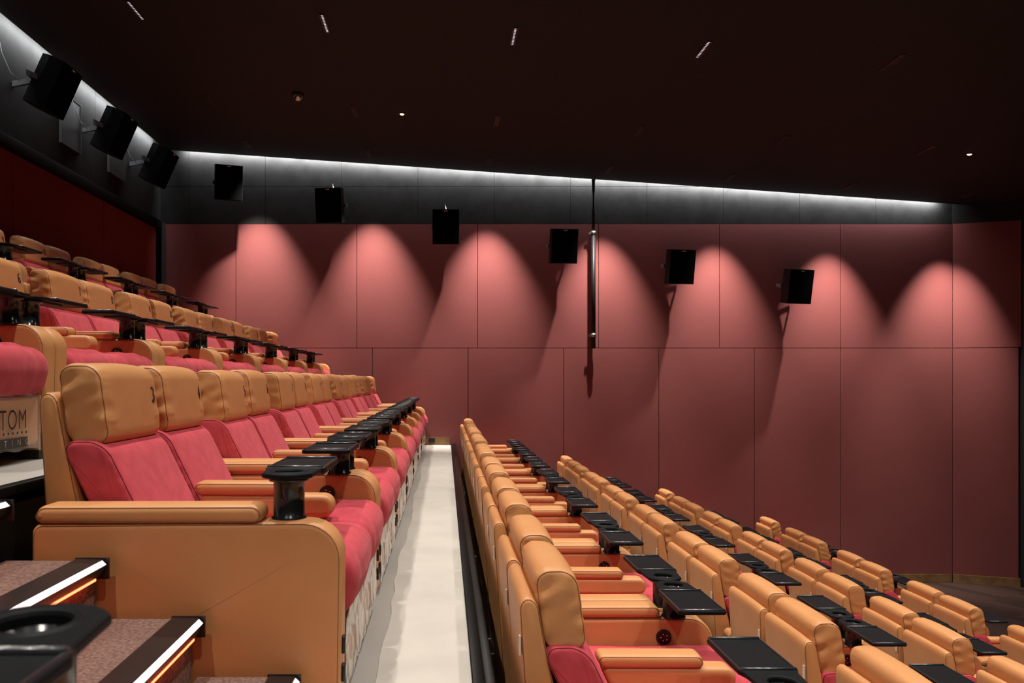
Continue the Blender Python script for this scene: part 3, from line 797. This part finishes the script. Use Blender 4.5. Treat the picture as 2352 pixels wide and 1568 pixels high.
# pipe on the side wall
px = 1363; Y = 13.52; x = (px - 1022) * Y / F_PX
root = link('wall_pipe', None, loc=(x, Y, 0), label='tall thin black pipe clamped upright to the red side wall', cat='pipe')
zt, zb = HC + (872 - 415) * Y / F_PX, HC + (872 - 800) * Y / F_PX; zm = HC + (872 - 535) * Y / F_PX
obj('tube', MB().cyl((0, 0, zm), (0, 0, zt), .026, n=16).cyl((0, 0, zb), (0, 0, zm), .036, n=16).cyl((0, 0, zt), (0, 0, zt + .02), .032, n=16), mat('pipe_black', (.004, .004, .004), .5, spec=.2), root)
for py in (535, 770):
    z = HC + (872 - py) * Y / F_PX
    obj('clamp', MB().cyl((0, 0, z - .03), (0, 0, z + .03), .046, n=16).box(-.08, .0, -.012, .012, z - .02, z + .015).box(-.015, .015, 0, WALL_Y - .03 - Y, z - .02, z + .02), M['steel'], root, label='metal pipe clamp')
# socket
s_ = link('power_socket', None, loc=(X(992), WALL_Y - .047, .085), label='square black power socket in the wooden baseboard at the aisle end', cat='socket')
obj('plate', MB().rbox((0, -.004, 0), (.10, .010, .085), .004, (1, 1, 1), 2), M['socket'], s_)
obj('insert', MB().box(-.035, .035, -.011, -.009, -.03, .03), M['black'], s_)

# ================================================================== CEILING LIGHTS
LX = [.693 + 1.90 * k for k in range(-2, 5)]
LY = [12.87, 10.87, 8.2, 5.53, 2.87, .2]
rowd = ['row nearest the red wall', 'second row from the red wall', 'third row from the red wall', 'fourth row', 'fifth row', 'sixth row', 'seventh row']
cold = ['leftmost', 'second from left', 'third from left', 'fourth from left', 'fifth from left', 'sixth from left', 'rightmost']
def louvre(lit):
    root = link('ceiling_light', None)
    fr = MB(); fr.box(-.025, -.020, -.205, .205, -.012, 0).box(.020, .025, -.205, .205, -.012, 0).box(-.025, .025, -.21, -.205, -.012, 0).box(-.025, .025, .205, .21, -.012, 0)
    obj('frame', fr, M['frame'], root)
    ce_ = MB(); fn = MB()
    for i in range(12):
        y = -.184 + .0335 * i; ce_.box(-.010, .010, y - .008, y + .008, -.005, -.0025); fn.box(-.020, .020, y + .013, y + .0185, -.009, -.002); fn.box(-.0205, -.0190, y - .017, y + .020, -.0085, -.003)
    obj('led_cells', ce_, M['celllit'] if lit else M['cell'], root); obj('louvre_fins', fn, M['frame'], root)
    return root
pr_ = {True: louvre(True), False: louvre(False)}; first = {True: True, False: True}
for j, ly in enumerate(LY):
    for i, lx in enumerate(LX):
        z = ceil_z(lx)
        if j <= 2:
            lit = (j == 2 and i < 4)
            if first[lit]: r = pr_[lit]; first[lit] = False; r.location = (lx, ly, z)
            else: r = dup(pr_[lit], (lx, ly, z))
            r.rotation_euler = (0, a, 0)
            r['label'] = 'slim recessed ceiling light, %s in the %s' % (cold[i], rowd[j]); r['category'] = 'ceiling light'; r['group'] = 'slim recessed ceiling lights'
        if j == 0:
            light('wall_washer', 'SPOT', (lx, ly, z - .03), W_WALL, (1, .90, .82), (math.radians(15), 0, 0), spot_size=math.radians(54), spot_blend=1.0, shadow_soft_size=.035)
        else:
            light('seat_downlight', 'SPOT', (lx, ly, z - .03), W_SEAT * (.9 if j == 5 else 1.15 if j == 1 else 1), (1, .92, .83), spot_size=math.radians(74 if (j == 1 or i == 0) else 96), spot_blend=.8, shadow_soft_size=.05)
for (x, y, dome, lab) in ((-.57, 10.85, False, 'small round warm ceiling lamp glowing above the red wall, left of centre'), (7.0, 10.9, False, 'small round warm ceiling lamp glowing at the far right'),
                          (-1.86, 10.35, True, 'small dark dome sensor hanging from the ceiling near the rear wall')):
    z = ceil_z(x)
    r = link('dome_sensor' if dome else 'round_ceiling_lamp', None, loc=(x, y, z), label=lab, cat='sensor' if dome else 'ceiling lamp'); r.rotation_euler = (0, a, 0)
    if dome:
        obj('base', MB().lathe(0, 0, [(0, 0), (.075, 0), (.07, -.03), (.055, -.04), (0, -.04)]), M['foot'], r)
        obj('dome', MB().lathe(0, 0, [(.055, -.04), (.05, -.065), (.03, -.085), (0, -.092)]), M['chrome'], r)
    else:
        obj('ring', MB().lathe(0, 0, [(.032, 0), (.05, 0), (.048, -.008), (.034, -.010), (.032, 0)]), M['foot'], r)
        obj('lens', MB().lathe(0, 0, [(.032, -.002), (.02, -.016), (0, -.02)]), M['lamp'], r, label='glowing warm lens')
